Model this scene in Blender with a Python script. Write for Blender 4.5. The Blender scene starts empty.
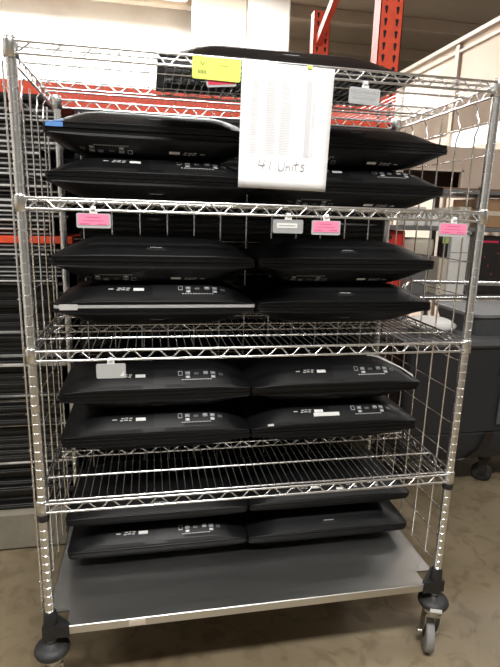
import bpy, math, random
from mathutils import Vector, Matrix
random.seed(7)
PI = math.pi
SC = bpy.context.scene
COL = SC.collection

# ------------------------------------------------------------------ materials
def mat(name, color, rough=0.5, metal=0.0, noise=None, bump=None, spec=None, coat=0.0, aniso=0.0):
    m = bpy.data.materials.new(name); m.use_nodes = True
    nt = m.node_tree; b = nt.nodes['Principled BSDF']
    b.inputs['Base Color'].default_value = (*color, 1)
    b.inputs['Roughness'].default_value = rough
    b.inputs['Metallic'].default_value = metal
    if spec is not None: b.inputs['Specular IOR Level'].default_value = spec
    if coat: b.inputs['Coat Weight'].default_value = coat
    if aniso: b.inputs['Anisotropic'].default_value = aniso
    tc = nt.nodes.new('ShaderNodeTexCoord')
    if noise:
        sc, c2, lo, hi = noise
        n = nt.nodes.new('ShaderNodeTexNoise'); n.inputs['Scale'].default_value = sc
        n.inputs['Detail'].default_value = 6
        r = nt.nodes.new('ShaderNodeValToRGB')
        r.color_ramp.elements[0].position = lo; r.color_ramp.elements[1].position = hi
        r.color_ramp.elements[0].color = (*color, 1); r.color_ramp.elements[1].color = (*c2, 1)
        nt.links.new(tc.outputs['Object'], n.inputs['Vector'])
        nt.links.new(n.outputs['Fac'], r.inputs['Fac'])
        nt.links.new(r.outputs['Color'], b.inputs['Base Color'])
    if bump:
        sc, st = bump
        n = nt.nodes.new('ShaderNodeTexNoise'); n.inputs['Scale'].default_value = sc
        n.inputs['Detail'].default_value = 4
        bp = nt.nodes.new('ShaderNodeBump'); bp.inputs['Strength'].default_value = st
        bp.inputs['Distance'].default_value = 0.01
        nt.links.new(tc.outputs['Object'], n.inputs['Vector'])
        nt.links.new(n.outputs['Fac'], bp.inputs['Height'])
        nt.links.new(bp.outputs['Normal'], b.inputs['Normal'])
    return m

def emit(name, color, strength):
    m = bpy.data.materials.new(name); m.use_nodes = True
    nt = m.node_tree; nt.nodes.clear()
    e = nt.nodes.new('ShaderNodeEmission'); o = nt.nodes.new('ShaderNodeOutputMaterial')
    e.inputs[0].default_value = (*color, 1); e.inputs[1].default_value = strength
    nt.links.new(e.outputs[0], o.inputs[0]); return m

def floor_mat():
    m = mat('floor_concrete', (.17, .14, .095), .38)
    nt = m.node_tree; b = nt.nodes['Principled BSDF']
    tc = nt.nodes.new('ShaderNodeTexCoord')
    n1 = nt.nodes.new('ShaderNodeTexNoise'); n1.inputs['Scale'].default_value = 1.6; n1.inputs['Detail'].default_value = 8; n1.inputs['Roughness'].default_value = .6
    r1 = nt.nodes.new('ShaderNodeValToRGB')
    r1.color_ramp.elements[0].position = .32; r1.color_ramp.elements[0].color = (.160, .124, .074, 1)
    r1.color_ramp.elements[1].position = .7; r1.color_ramp.elements[1].color = (.275, .222, .145, 1)
    n2 = nt.nodes.new('ShaderNodeTexNoise'); n2.inputs['Scale'].default_value = 11; n2.inputs['Detail'].default_value = 10; n2.inputs['Distortion'].default_value = 1.2
    r2 = nt.nodes.new('ShaderNodeValToRGB')
    r2.color_ramp.elements[0].position = .36; r2.color_ramp.elements[0].color = (.36, .27, .20, 1)
    r2.color_ramp.elements[1].position = .50; r2.color_ramp.elements[1].color = (1, 1, 1, 1)
    mx = nt.nodes.new('ShaderNodeMix'); mx.data_type = 'RGBA'; mx.blend_type = 'MULTIPLY'; mx.inputs[0].default_value = .4
    for n in (n1, n2): nt.links.new(tc.outputs['Object'], n.inputs['Vector'])
    nt.links.new(n1.outputs['Fac'], r1.inputs['Fac']); nt.links.new(n2.outputs['Fac'], r2.inputs['Fac'])
    nt.links.new(r1.outputs['Color'], mx.inputs[6]); nt.links.new(r2.outputs['Color'], mx.inputs[7])
    nt.links.new(mx.outputs[2], b.inputs['Base Color'])
    rr = nt.nodes.new('ShaderNodeMapRange'); rr.inputs[3].default_value = .3; rr.inputs[4].default_value = .6
    nt.links.new(n1.outputs['Fac'], rr.inputs[0]); nt.links.new(rr.outputs[0], b.inputs['Roughness'])
    return m

def brushed(name, color, rough):
    m = mat(name, color, rough, 1.0)
    nt = m.node_tree; b = nt.nodes['Principled BSDF']
    tc = nt.nodes.new('ShaderNodeTexCoord'); mp = nt.nodes.new('ShaderNodeMapping')
    mp.inputs['Scale'].default_value = (1.2, 90, 30)
    n = nt.nodes.new('ShaderNodeTexNoise'); n.inputs['Scale'].default_value = 3; n.inputs['Detail'].default_value = 5
    rr = nt.nodes.new('ShaderNodeMapRange'); rr.inputs[3].default_value = rough - .08; rr.inputs[4].default_value = rough + .12
    nt.links.new(tc.outputs['Object'], mp.inputs[0]); nt.links.new(mp.outputs[0], n.inputs['Vector'])
    nt.links.new(n.outputs['Fac'], rr.inputs[0]); nt.links.new(rr.outputs[0], b.inputs['Roughness'])
    return m

M = dict(
    floor=floor_mat(),
    ceiling=mat('ceiling_paint', (.40, .33, .26), .9, noise=(1.5, (.46, .39, .31), .3, .7)),
    wallfront=mat('front_wall_paint', (.24, .235, .23), .85),
    wall=mat('wall_paint', (.72, .70, .66), .85, noise=(2, (.66, .63, .58), .3, .7)),
    partition=mat('partition_board', (.66, .56, .48), .8, noise=(1.4, (.58, .47, .39), .35, .75), bump=(6, .1)),
    rail=mat('partition_rail', (.42, .37, .32), .5, .3),
    white=mat('white_column_paint', (.90, .89, .86), .7, noise=(3, (.80, .78, .74), .4, .7)),
    tan=mat('tan_soffit', (.66, .58, .48), .85, noise=(3, (.62, .53, .43), .4, .7)),
    chrome=mat('chrome_wire', (.93, .94, .94), .27, 1.0, noise=(30, (.86, .87, .87), .4, .7)),
    chromepost=mat('chrome_post', (.86, .87, .87), .28, 1.0, noise=(20, (.76, .77, .77), .4, .7)),
    steel=brushed('brushed_steel', (.74, .74, .72), .34),
    black=mat('black_plastic', (.014, .014, .015), .42, bump=(600, .05)),
    shell=mat('textured_black_shell', (.0045, .0045, .005), .42, noise=(8, (.0065, .0065, .007), .4, .7), spec=.24, bump=(900, .08)),
    satin=mat('satin_black_bezel', (.005, .005, .0055), .35, spec=.3),
    silver_bezel=mat('silver_bezel', (.80, .81, .82), .35, .4),
    glass=mat('dark_screen_glass', (.004, .004, .005), .08),
    port_panel=mat('port_panel_plastic', (.008, .008, .009), .45, spec=.3),
    slot=mat('slot_black', (.002, .002, .002), .7),
    port=mat('port_metal', (.62, .63, .65), .4, .2),
    portblue=mat('port_blue', (.12, .16, .45), .4),
    sticker=mat('sticker_white', (.80, .80, .78), .6),
    ink=mat('ink_grey', (.30, .30, .31), .7),
    inklight=mat('ink_pale', (.70, .70, .72), .8),
    inkdark=mat('ink_black', (.03, .03, .035), .7),
    print_=mat('printed_white', (.55, .55, .55), .6),
    paper=mat('white_paper', (.90, .90, .90), .8, noise=(3, (.88, .88, .89), .4, .7)),
    pencil=mat('pencil_grey', (.34, .34, .36), .7),
    pink=mat('pink_card', (.90, .25, .42), .7),
    pinkink=mat('pink_ink', (.50, .08, .20), .7),
    red=mat('red_card', (.62, .03, .08), .6),
    yellow=mat('yellow_card', (.80, 1.0, .16), .7),
    holder=mat('label_holder_plastic', (.46, .47, .47), .35),
    holder_grey=mat('label_holder_grey', (.36, .37, .37), .4),
    clip=mat('white_clip', (.80, .80, .79), .4),
    blue=mat('blue_tape', (.10, .26, .62), .6),
    orange=mat('orange_rack_paint', (.72, .075, .025), .5, noise=(25, (.60, .06, .025), .45, .7)),
    wrap=mat('black_stretch_wrap', (.006, .006, .006), .16, bump=(9, .9)),
    panel=mat('panel_black', (.010, .010, .010), .4),
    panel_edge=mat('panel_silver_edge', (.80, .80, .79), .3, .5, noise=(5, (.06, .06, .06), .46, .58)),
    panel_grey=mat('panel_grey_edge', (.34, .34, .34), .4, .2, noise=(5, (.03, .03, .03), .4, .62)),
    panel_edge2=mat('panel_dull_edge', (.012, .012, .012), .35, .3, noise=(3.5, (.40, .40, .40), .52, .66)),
    curb=mat('curb_concrete', (.29, .26, .20), .85, noise=(5, (.20, .18, .14), .35, .7), bump=(20, .3)),
    bin=mat('dark_grey_bin', (.022, .023, .026), .5, bump=(60, .08)),
    bin2=mat('mid_grey_tote', (.085, .088, .092), .45),
    bingrey=mat('light_grey_lid', (.21, .215, .22), .5),
    rackgrey=mat('grey_shelving_paint', (.19, .19, .185), .5, .2),
    card=mat('cardboard', (.40, .24, .13), .85, noise=(6, (.34, .20, .11), .4, .7)),
    cream=mat('cream_crate', (.60, .48, .39), .8, noise=(3, (.54, .43, .34), .4, .7)),
    brown=mat('brown_trim', (.22, .13, .08), .7),
    brown2=mat('dark_brown_band', (.20, .15, .11), .8, noise=(4, (.16, .12, .09), .4, .7)),
    dark=mat('dark_equipment', (.015, .012, .012), .4),
    redbox=mat('red_box', (.68, .035, .02), .45),
    cangrey=mat('can_grey', (.22, .22, .215), .55),
    beige=mat('beige_plastic', (.62, .56, .46), .6),
    whitebox=mat('white_carton', (.80, .79, .75), .6),
    bag=mat('white_bag', (.66, .65, .63), .45, bump=(14, .6)),
    rubber=mat('rubber_tread', (.24, .235, .225), .7),
    rubberdark=mat('rubber_dark', (.02, .02, .02), .55, noise=(40, (.05, .05, .05), .5, .7)),
    zinc=mat('zinc_bracket', (.62, .61, .57), .3, 1.0, noise=(30, (.45, .44, .40), .4, .7)),
    wood=mat('pallet_wood', (.30, .21, .12), .85, noise=(8, (.22, .15, .08), .4, .7)),
    green=mat('green_label', (.45, .60, .20), .6),
    lamp=emit('lamp_diffuser', (1, .985, .955), 12),
    gap_glow=emit('gap_glow_pane', (1, .97, .92), 2.6),
    led=emit('red_led', (1, .1, .1), .5),
)

# ------------------------------------------------------------------ mesh builder
class MB:
    def __init__(s): s.v = []; s.f = []; s.m = []; s.sm = []; s.cur = 0
    def add(s, vs, fs, smooth=False):
        o = len(s.v); s.v += [tuple(v) for v in vs]
        for f in fs:
            s.f.append(tuple(i + o for i in f)); s.m.append(s.cur); s.sm.append(smooth)
    def box(s, x0, y0, z0, x1, y1, z1, bev=0.0):
        if bev <= 0:
            vs = [(x, y, z) for z in (z0, z1) for y in (y0, y1) for x in (x0, x1)]
            s.add(vs, [(0, 2, 3, 1), (4, 5, 7, 6), (0, 1, 5, 4), (2, 6, 7, 3), (0, 4, 6, 2), (1, 3, 7, 5)])
            return
        b = min(bev, (x1 - x0) / 2.01, (y1 - y0) / 2.01, (z1 - z0) / 2.01)
        vs = []; idx = {}
        for sx in (0, 1):
            for sy in (0, 1):
                for sz in (0, 1):
                    X = x1 if sx else x0; Y = y1 if sy else y0; Z = z1 if sz else z0
                    dx = -b if sx else b; dy = -b if sy else b; dz = -b if sz else b
                    for a, p in (('x', (X, Y + dy, Z + dz)), ('y', (X + dx, Y, Z + dz)), ('z', (X + dx, Y + dy, Z))):
                        idx[(sx, sy, sz, a)] = len(vs); vs.append(p)
        fs = []
        for a, o1, o2 in (('x', 1, 2), ('y', 0, 2), ('z', 0, 1)):
            ai = 'xyz'.index(a)
            for sv in (0, 1):
                q = []
                for c1, c2 in ((0, 0), (1, 0), (1, 1), (0, 1)):
                    t = [0, 0, 0]; t[ai] = sv; t[o1] = c1; t[o2] = c2
                    q.append(idx[(*t, a)])
                flip = (sv == 1) ^ (a == 'y')
                fs.append(tuple(q) if flip else tuple(reversed(q)))
        for ai, a, b_, c in ((0, 'x', 'y', 'z'), (1, 'y', 'x', 'z'), (2, 'z', 'x', 'y')):
            for s1 in (0, 1):
                for s2 in (0, 1):
                    t0 = [0, 0, 0]; t1 = [0, 0, 0]
                    o = [i for i in range(3) if i != ai]
                    t0[o[0]] = t1[o[0]] = s1; t0[o[1]] = t1[o[1]] = s2; t1[ai] = 1
                    fs.append((idx[(*t0, b_)], idx[(*t1, b_)], idx[(*t1, c)], idx[(*t0, c)]))
        for sx in (0, 1):
            for sy in (0, 1):
                for sz in (0, 1):
                    fs.append(tuple(idx[(sx, sy, sz, a)] for a in 'xyz'))
        s.add(vs, fs)
    def tube(s, pts, r, n=8, caps=True, closed=False):
        pts = [Vector(p) for p in pts]; rings = []; N = len(pts); up = None
        for i, p in enumerate(pts):
            if closed: d = pts[(i + 1) % N] - pts[i - 1]
            elif i == 0: d = pts[1] - p
            elif i == N - 1: d = p - pts[-2]
            else: d = (pts[i + 1] - p).normalized() + (p - pts[i - 1]).normalized()
            d.normalize()
            if up is None:
                up = Vector((0, 0, 1)) if abs(d.z) < .9 else Vector((1, 0, 0))
            a = up - d * up.dot(d)
            if a.length < 1e-6: a = d.orthogonal()
            a.normalize(); up = a; b = d.cross(a)
            rr = r[i] if isinstance(r, (list, tuple)) else r
            rings.append([p + a * rr * math.cos(2 * PI * k / n) + b * rr * math.sin(2 * PI * k / n) for k in range(n)])
        vs = [v for R in rings for v in R]; fs = []
        for i in range(N if closed else N - 1):
            j = (i + 1) % N
            for k in range(n):
                fs.append((i * n + k, i * n + (k + 1) % n, j * n + (k + 1) % n, j * n + k))
        s.add(vs, fs, True)
        if caps and not closed:
            s.add(rings[0], [tuple(reversed(range(n)))]); s.add(rings[-1], [tuple(range(n))])
    def lathe(s, prof, n=24, c=(0, 0, 0), axis='z', caps=True):
        vs = []
        for r, h in prof:
            for k in range(n):
                a = 2 * PI * k / n; x, y = r * math.cos(a), r * math.sin(a)
                p = (x, y, h) if axis == 'z' else ((h, x, y) if axis == 'x' else (y, h, x))
                vs.append((p[0] + c[0], p[1] + c[1], p[2] + c[2]))
        fs = []
        for i in range(len(prof) - 1):
            for k in range(n):
                fs.append((i * n + k, i * n + (k + 1) % n, (i + 1) * n + (k + 1) % n, (i + 1) * n + k))
        s.add(vs, fs, True)
        if caps:
            s.add(vs[:n], [tuple(reversed(range(n)))]); s.add(vs[-n:], [tuple(range(n))])
    def quad(s, a, b, c, d): s.add([a, b, c, d], [(0, 1, 2, 3)])
    def mark(s): return len(s.v)
    def xf(s, start, Mx):
        for i in range(start, len(s.v)): s.v[i] = tuple(Mx @ Vector(s.v[i]))
    def build(s, name, mats, parent=None, loc=(0, 0, 0), rot=(0, 0, 0)):
        me = bpy.data.meshes.new(name); me.from_pydata(s.v, [], s.f)
        for m in (mats if isinstance(mats, (list, tuple)) else [mats]): me.materials.append(m)
        me.polygons.foreach_set('material_index', s.m); me.polygons.foreach_set('use_smooth', s.sm)
        me.validate(); me.update()
        o = bpy.data.objects.new(name, me); COL.objects.link(o)
        o.location = loc; o.rotation_euler = rot
        if parent: o.parent = parent
        return o

def tag(o, label=None, cat=None, group=None, kind=None):
    if label: o['label'] = label
    if cat: o['category'] = cat
    if group: o['group'] = group
    if kind: o['kind'] = kind
    return o
def empty(name, loc=(0, 0, 0), rz=0, parent=None):
    o = bpy.data.objects.new(name, None); COL.objects.link(o)
    o.location = loc; o.rotation_euler = (0, 0, rz); o.empty_display_size = .05
    if parent: o.parent = parent
    return o
def children(o): return [c for c in bpy.data.objects if c.parent == o]
def copy_tree(o, parent=None):
    c = o.copy(); COL.objects.link(c); c.parent = parent
    for ch in children(o): copy_tree(ch, c)
    return c
def bx(name, m, dims, parent=None, bev=0.0, loc=(0, 0, 0), rot=(0, 0, 0)):
    b = MB(); b.box(*dims, bev); return b.build(name, m, parent, loc, rot)
def struct(o): o['kind'] = 'structure'; return o

# ------------------------------------------------------------------ the room
XL, XR, YF, YB, ZC = -4.0, 6.5, -5.0, 9.6, 4.2
struct(bx('floor', M['floor'], (XL, YF, -.1, XR, YB, 0)))
struct(bx('ceiling', M['ceiling'], (XL, YF, ZC, XR, YB, ZC + .2)))
struct(bx('wall_rear', M['wall'], (XL, YB, 0, XR, YB + .15, ZC)))
struct(bx('wall_front', M['wallfront'], (XL, YF - .15, 0, XR, YF, ZC)))
struct(bx('wall_left', M['wall'], (XL - .15, YF, 0, XL, YB, ZC)))
struct(bx('wall_right', M['wall'], (XR, YF, 0, XR + .15, YB, ZC)))
for i, y in enumerate((-3.3, -1.9, -.5, .9, 2.3, 3.6, 4.9, 6.2, 7.5)):   # concrete joists
    b = MB(); b.box(XL, y - .07, ZC - .17, XR, y + .07, ZC, .01)
    struct(b.build('trim_%d' % (i + 1), M['ceiling']))
# long partition at the right, open above its top rail
pt = MB(); pt.box(3.0, 2.2, 2.20, 3.06, 9.3, 2.94); pt.box(3.0, 2.2, 0, 3.06, 9.3, 2.05)
pt.box(3.0, 3.3, 2.05, 3.06, 9.3, 2.20); pt.box(3.0, 2.2, 2.05, 3.06, 2.3, 2.2)
part = struct(pt.build('wall_partition', M['partition']))
r = MB(); r.box(2.955, 2.2, 2.935, 3.10, 9.3, 2.975, .004); r.box(2.975, 2.2, 2.86, 3.0, 9.3, 2.885, .003)
for y in (2.24, 3.22, 4.25, 5.2, 6.2, 7.2, 8.2): r.box(2.972, y - .03, 0, 3.0, y + .03, 2.935, .003)
struct(r.build('trim_11', M['rail']))
struct(bx('trim_14', M['brown2'], (2.985, 2.3, 2.20, 3.0, 9.2, 2.46)))  # darker brown band along the bottom of the partition's upper panel
w = MB(); w.box(3.02, 2.3, 2.05, 3.03, 3.3, 2.2)
struct(w.build('glowing_gap_1', M['gap_glow']))  # emissive pane added so the gap in the partition looks brightly lit
struct(bx('wall_far_left', M['white'], (XL, 6.75, 0, 1.15, 6.9, ZC)))
cl = struct(bx('trim_12', M['white'], (1.50, 5.5, 0, 2.03, 6.0, ZC), bev=.015))      # white column
struct(bx('trim_13', M['tan'], (.86, 5.52, 3.40, 1.49, 5.98, ZC), bev=.01))          # tan soffit block beside it

def ceiling_light(x, y, z, label, L=1.25, W=.32, power=60, rod=True, ang=0):
    t = empty('ceiling_light', (x, y, z), ang)
    tag(t, label, 'ceiling light', 'fluorescent ceiling lights')
    h = MB(); h.box(-L / 2, -W / 2, .03, L / 2, W / 2, .09, .01)
    h.build('lamp_housing', M['white'], t)
    d = MB(); d.box(-L / 2 + .02, -W / 2 + .02, .012, L / 2 - .02, W / 2 - .02, .03, .004)
    d.build('lamp_diffuser', M['lamp'], t)
    if rod:
        for sx in (-1, 1):
            k = MB(); k.tube([(sx * L * .4, 0, .09), (sx * L * .4, 0, ZC - z)], .006, 6); k.build('hanging_rod', M['zinc'], t)
    ld = bpy.data.lights.new('fluorescent_tube', 'AREA'); ld.shape = 'RECTANGLE'
    ld.size = L; ld.size_y = W; ld.energy = power; ld.color = (1, .985, .955)
    lo = bpy.data.objects.new('fluorescent_tube', ld); COL.objects.link(lo); lo.parent = t; lo.location = (0, 0, .005)
    return t
ceiling_light(.35, -1.75, 3.72, 'hanging fluorescent light above the aisle in front of the cart', 1.25, .35, 128)
ceiling_light(-2.4, -.2, 3.72, 'hanging fluorescent light over the left end of the front aisle', 1.25, .32, 28)
ceiling_light(3.9, -.4, 3.72, 'hanging fluorescent light over the right end of the front aisle', 1.25, .32, 17)
ceiling_light(1.1, 4.45, 4.02, 'added unseen fluorescent light that brightens the front of the white column', 1.25, .32, 100)  # extra lamp out of view, added to light the column's front
ceiling_light(-2.0, 5.7, 3.98, 'added unseen fluorescent light that whitens the left of the far left wall', 1.6, .4, 150)  # this lamp and the next are added out of view to overexpose the wall
ceiling_light(.0, 5.7, 3.98, 'added unseen fluorescent light that whitens the right of the far left wall', 1.6, .4, 150)  # second added lamp washing out the far left wall
ceiling_light(4.9, 3.0, 3.72, 'hanging fluorescent light beyond the cream partition', 1.25, .32, 30)

# ------------------------------------------------------------------ the wire cart
W, D = 1.19, .584
ZS = [1.777, 1.450, 1.083, .666]          # top wires of the four wire shelves
ZB = .285                                  # solid bottom shelf
cart = empty('shelving_cart', (0, 0, 0))
tag(cart, 'tall chrome wire shelving cart with stainless bottom shelf holding the computers', 'shelving cart')

def post_mesh():
    z = .215; R = .0120; top = 1.783; b = MB()
    k = math.ceil(z / .0254) * .0254 + .004
    while True:
        e_ = min(k - .0016, top); b.lathe([(R, z), (R, e_)], 20, caps=False)
        if e_ >= top: break
        b.lathe([(R, e_), (R - .0012, e_ + .0011)], 20, caps=False); b.lathe([(R - .0012, e_ + .0011), (R - .0012, e_ + .0021)], 20, caps=False); b.lathe([(R - .0012, e_ + .0021), (R, e_ + .0032)], 20, caps=False)
        z = e_ + .0032; k += .0254
    return b
pm = post_mesh(); first = None
for (x, y) in ((0, 0), (W, 0), (0, D), (W, D)):
    if first is None: p = pm.build('post', M['chromepost'], cart, (x, y, 0)); first = p
    else:
        p = first.copy(); COL.objects.link(p); p.location = (x, y, 0)
    c = MB(); c.lathe([(.0121, 1.7825), (.0126, 1.784), (.0126, 1.787), (.010, 1.789), (.003, 1.790)], 16)
    c.build('post_cap', M['chrome'], p)
    if y == 0:
        c = MB(); c.lathe([(.0145, .614), (.0165, .616), (.0165, .634), (.0145, .636)], 20)
        c.build('split_sleeve', M['black'], p)

def zigzag(b, p0, p1, n, r, z_hi, z_lo):
    p0, p1 = Vector(p0), Vector(p1); pts = []
    for i in range(n * 2 + 1):
        t = i / (2 * n); q = p0.lerp(p1, t); q.z = z_lo if i % 2 == 0 else z_hi
        d = (p1 - p0).normalized() * .006
        pts += [q - d, q + d] if 0 < i < 2 * n else [q]
    b.tube(pts, r, 6)
def wire_shelf(z):
    e = empty('wire_shelf', (0, 0, z), 0, cart); h = .0245; r1 = .0034; g = .017
    b = MB()
    for y in (-.012, D + .012):                      # front and rear trusses
        b.tube([(g - .006, y, 0), (W - g + .006, y, 0)], r1, 8); b.tube([(g - .006, y, -h), (W - g + .006, y, -h)], r1, 8)
        zigzag(b, (g, y, 0), (W - g, y, 0), 18, .0022, -.002, -h + .002)
    for x in (-.012, W + .012):                      # side trusses
        b.tube([(x, g - .006, 0), (x, D - g + .006, 0)], r1, 8); b.tube([(x, g - .006, -h), (x, D - g + .006, -h)], r1, 8)
        zigzag(b, (x, g, 0), (x, D - g, 0), 8, .0022, -.002, -h + .002)
    b.build('edge_truss', M['chrome'], e)
    b = MB(); y = .312
    b.tube([(0, y, -.004), (W, y, -.004)], .0028, 8); b.tube([(0, y, -h), (W, y, -h)], .0028, 8)
    zigzag(b, (0, y, 0), (W, y, 0), 17, .0022, -.005, -h + .002)
    b.build('centre_truss', M['chrome'], e)
    b = MB()
    for y in (.014, .145, .45): b.tube([(-.012, y, -.005), (W + .012, y, -.005)], .0028, 8)
    b.build('support_rod', M['chrome'], e)
    b = MB(); n = 55
    for i in range(n):
        x = .014 + (W - .028) * i / (n - 1)
        b.tube([(x, -.012, -.0025), (x, -.008, 0), (x, D + .008, 0), (x, D + .012, -.0025)], .00135, 6)
    b.build('deck_wires', M['chrome'], e)
    for (x, y) in ((0, 0), (W, 0), (0, D), (W, D)):
        c = MB(); c.lathe([(.0122, -h - .008), (.0165, -h - .007), (.0155, .003), (.0142, .007), (.0122, .008)], 20)
        c.build('corner_collar', M['chromepost'], e, (x, y, 0))
    return e
for z in ZS: wire_shelf(z)

# solid stainless bottom shelf
e = empty('bottom_shelf', (0, 0, ZB), 0, cart)
b = MB(); b.box(.045, -.014, -.004, W - .045, D + .014, 0); b.box(-.014, .045, -.004, .045, D - .045, 0); b.box(W - .045, .045, -.004, W + .014, D - .045, 0)
b.box(.045, -.016, -.028, W - .045, -.010, 0, .002); b.box(.045, D + .010, -.028, W - .045, D + .016, 0, .002)
b.box(-.016, .045, -.028, -.010, D - .045, 0, .002); b.box(W + .010, .045, -.028, W + .016, D - .045, 0, .002)
b.build('shelf_tray', M['steel'], e)
for sx, sy, x, y in ((1, 1, 0, 0), (-1, 1, W, 0), (1, -1, 0, D), (-1, -1, W, D)):
    b = MB()
    pl = [(-.020, -.020), (.052, -.020), (.052, -.008), (-.008, .052), (-.020, .052)]
    if sx * sy < 0: pl = pl[::-1]
    vs = [(sx * u, sy * v, zz) for zz in (-.032, .006) for u, v in pl]
    b.add(vs, [tuple(range(4, -1, -1)), tuple(range(5, 10))] + [(i, (i + 1) % 5, (i + 1) % 5 + 5, i + 5) for i in range(5)])
    b.lathe([(.022, -.04), (.020, .006), (.017, .040), (.0135, .045)], 18)
    b.build('corner_bracket', M['black'], e, (x, y, 0))
b = MB(); b.box(.215, -.0175, -.021, .262, -.0162, -.006); b.build('maker_sticker', M['tan'], e)

# wire panels: two sides and the back
def side_panel(x, sgn):
    e = empty('side_panel', (x, 0, 0), 0, cart); b = MB()
    ys = [.035, .118, .212, .306, .400, .494, .552]
    for i, y in enumerate(ys):
        if i in (1, 2, 4, 5) :
            b.tube([(0, y, .30), (0, y, 1.665), (0, y - .012, 1.685), (0, y - .012, 1.705), (0, y + .002, 1.722), (0, y + .004, 1.742), (-sgn * .008, y + .004, 1.752)], .0026, 8)
        else: b.tube([(0, y, .30), (0, y, 1.745)], .0026, 8)
    b.build('upright_wire', M['chrome'], e)
    b = MB()
    for z in (1.695, 1.605, 1.51, 1.308, 1.206, 1.005, .904, .80, .697, .60, .50, .40, .305):
        b.tube([(sgn * .004, .03, z), (sgn * .004, .556, z)], .0016, 6)
    b.build('cross_wire', M['chrome'], e)
side_panel(-.027, -1); side_panel(W + .027, 1)
e = empty('back_panel', (0, D + .027, 0), 0, cart); b = MB()
for i in range(12):
    x = .065 + .0965 * i; b.tube([(x, 0, .30), (x, 0, 1.745)], .0026, 8)
b.build('upright_wire', M['chrome'], e)
b = MB()
for z in (1.695, 1.51, 1.326, 1.206, 1.005, .904, .80, .60, .40, .305): b.tube([(.03, -.004, z), (W - .03, -.004, z)], .0016, 6)
b.build('cross_wire', M['chrome'], e)

# casters
def caster(x, y, rz):
    e = empty('caster', (x, y, 0), rz, cart)
    b = MB(); b.lathe([(.012, .205), (.012, .262)], 14); b.build('stem', M['zinc'], e)
    b = MB(); b.lathe([(.012, .192), (.036, .190), (.046, .196), (.0495, .205), (.046, .214), (.033, .221), (.018, .224), (.013, .230)], 32)
    b.build('bumper', M['rubberdark'], e)
    b = MB(); b.lathe([(.010, .168), (.030, .168), (.033, .176), (.033, .186), (.026, .191), (.012, .192)], 24); b.build('swivel_head', M['zinc'], e)
    b = MB(); off = .022
    for s in (-1, 1):
        pr = [(-.026, .170), (.026, .170), (.030, .15), (off + .014, .062), (off - .012, .056), (-.030, .14)]
        x0, x1 = (s * .021, s * .0245) if s > 0 else (s * .0245, s * .021)
        vs = [(xx, u, v) for xx in (x0, x1) for u, v in pr]
        b.add(vs, [tuple(range(5, -1, -1)), tuple(range(6, 12))] + [(i, (i + 1) % 6, (i + 1) % 6 + 6, i + 6) for i in range(6)])
    b.box(-.0245, -.028, .162, .0245, .028, .170)
    b.tube([(-.030, off, .0635), (.030, off, .0635)], .006, 10)
    b.lathe([(.010, -.032), (.010, -.0245)], 6, (0, off, .0635), 'x'); b.lathe([(.010, .0245), (.010, .032)], 6, (0, off, .0635), 'x')
    b.build('fork', M['zinc'], e)
    wv = MB(); wv.lathe([(.048, -.013), (.0610, -.013), (.0632, -.008), (.0632, .008), (.0610, .013), (.048, .013)], 36, (0, off, .0635), 'x')
    wo = wv.build('wheel', M['rubber'], e)
    hb = MB(); hb.lathe([(.010, -.016), (.018, -.015), (.022, -.011), (.048, -.0125), (.048, .0125), (.022, .011), (.018, .015), (.010, .016)], 28, (0, off, .0635), 'x')
    hb.build('hub', M['rubberdark'], wo)
    return e
c1 = caster(0, 0, .25); c2 = caster(W, 0, -.35); caster(0, D, .8); caster(W, D, -.6)
b = MB(); b.box(-.018, -.0510, .2005, .018, -.0494, .2125); o = b.build('bumper_sticker', M['sticker'], c2)
# ------------------------------------------------------------------ all-in-one computers
UW, UD, UT, UE = .588, .350, .060, .0110
def sm(t): t = max(0., min(1., t)); return math.sin(PI / 2 * t) ** 1.05
def H(x, y):
    dx = UW / 2 - abs(x); dyf = y + UD / 2; dyb = UD / 2 - y
    fx = sm((dx + .003) / .15); fy = min(sm((dyf + .005) / .080), sm((dyb + .006) / .11))
    return UE + (UT - UE) * (fx * fy) ** .9
def patch(b, x0, x1, y0, y1, off, nx=10, ny=4):
    vs = [(x0 + (x1 - x0) * i / nx, y0 + (y1 - y0) * j / ny, H(x0 + (x1 - x0) * i / nx, y0 + (y1 - y0) * j / ny) + off) for j in range(ny + 1) for i in range(nx + 1)]
    fs = [(j * (nx + 1) + i, j * (nx + 1) + i + 1, (j + 1) * (nx + 1) + i + 1, (j + 1) * (nx + 1) + i) for j in range(ny) for i in range(nx)]
    b.add(vs, fs, True)
def outline(n=10, rad=.016, inset=0.0):
    pts = []; hx, hy = UW / 2 - inset, UD / 2 - inset
    for cx, cy, a0 in ((hx - rad, hy - rad, 0), (-hx + rad, hy - rad, PI / 2), (-hx + rad, -hy + rad, PI), (hx - rad, -hy + rad, 1.5 * PI)):
        for k in range(n + 1):
            a = a0 + PI / 2 * k / n; pts.append((cx + rad * math.cos(a), cy + rad * math.sin(a)))
    return pts
def rim_mesh(z0, z1, ins0=0, ins1=0):
    b = MB(); o0 = outline(inset=ins0); o1 = outline(inset=ins1); N = len(o0)
    oi = outline(inset=.018, rad=.01)
    vs = [(x, y, z0) for x, y in oi] + [(x, y, z0) for x, y in o0] + [(x, y, z1) for x, y in o1] + [(x, y, z1) for x, y in oi]
    fs = []
    for k in range(3):
        for i in range(N): j = (i + 1) % N; fs.append((k * N + i, k * N + j, (k + 1) * N + j, (k + 1) * N + i))
    for i in range(N): j = (i + 1) % N; fs.append((3 * N + i, 3 * N + j, j, i))
    b.add(vs, fs); return b
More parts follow.
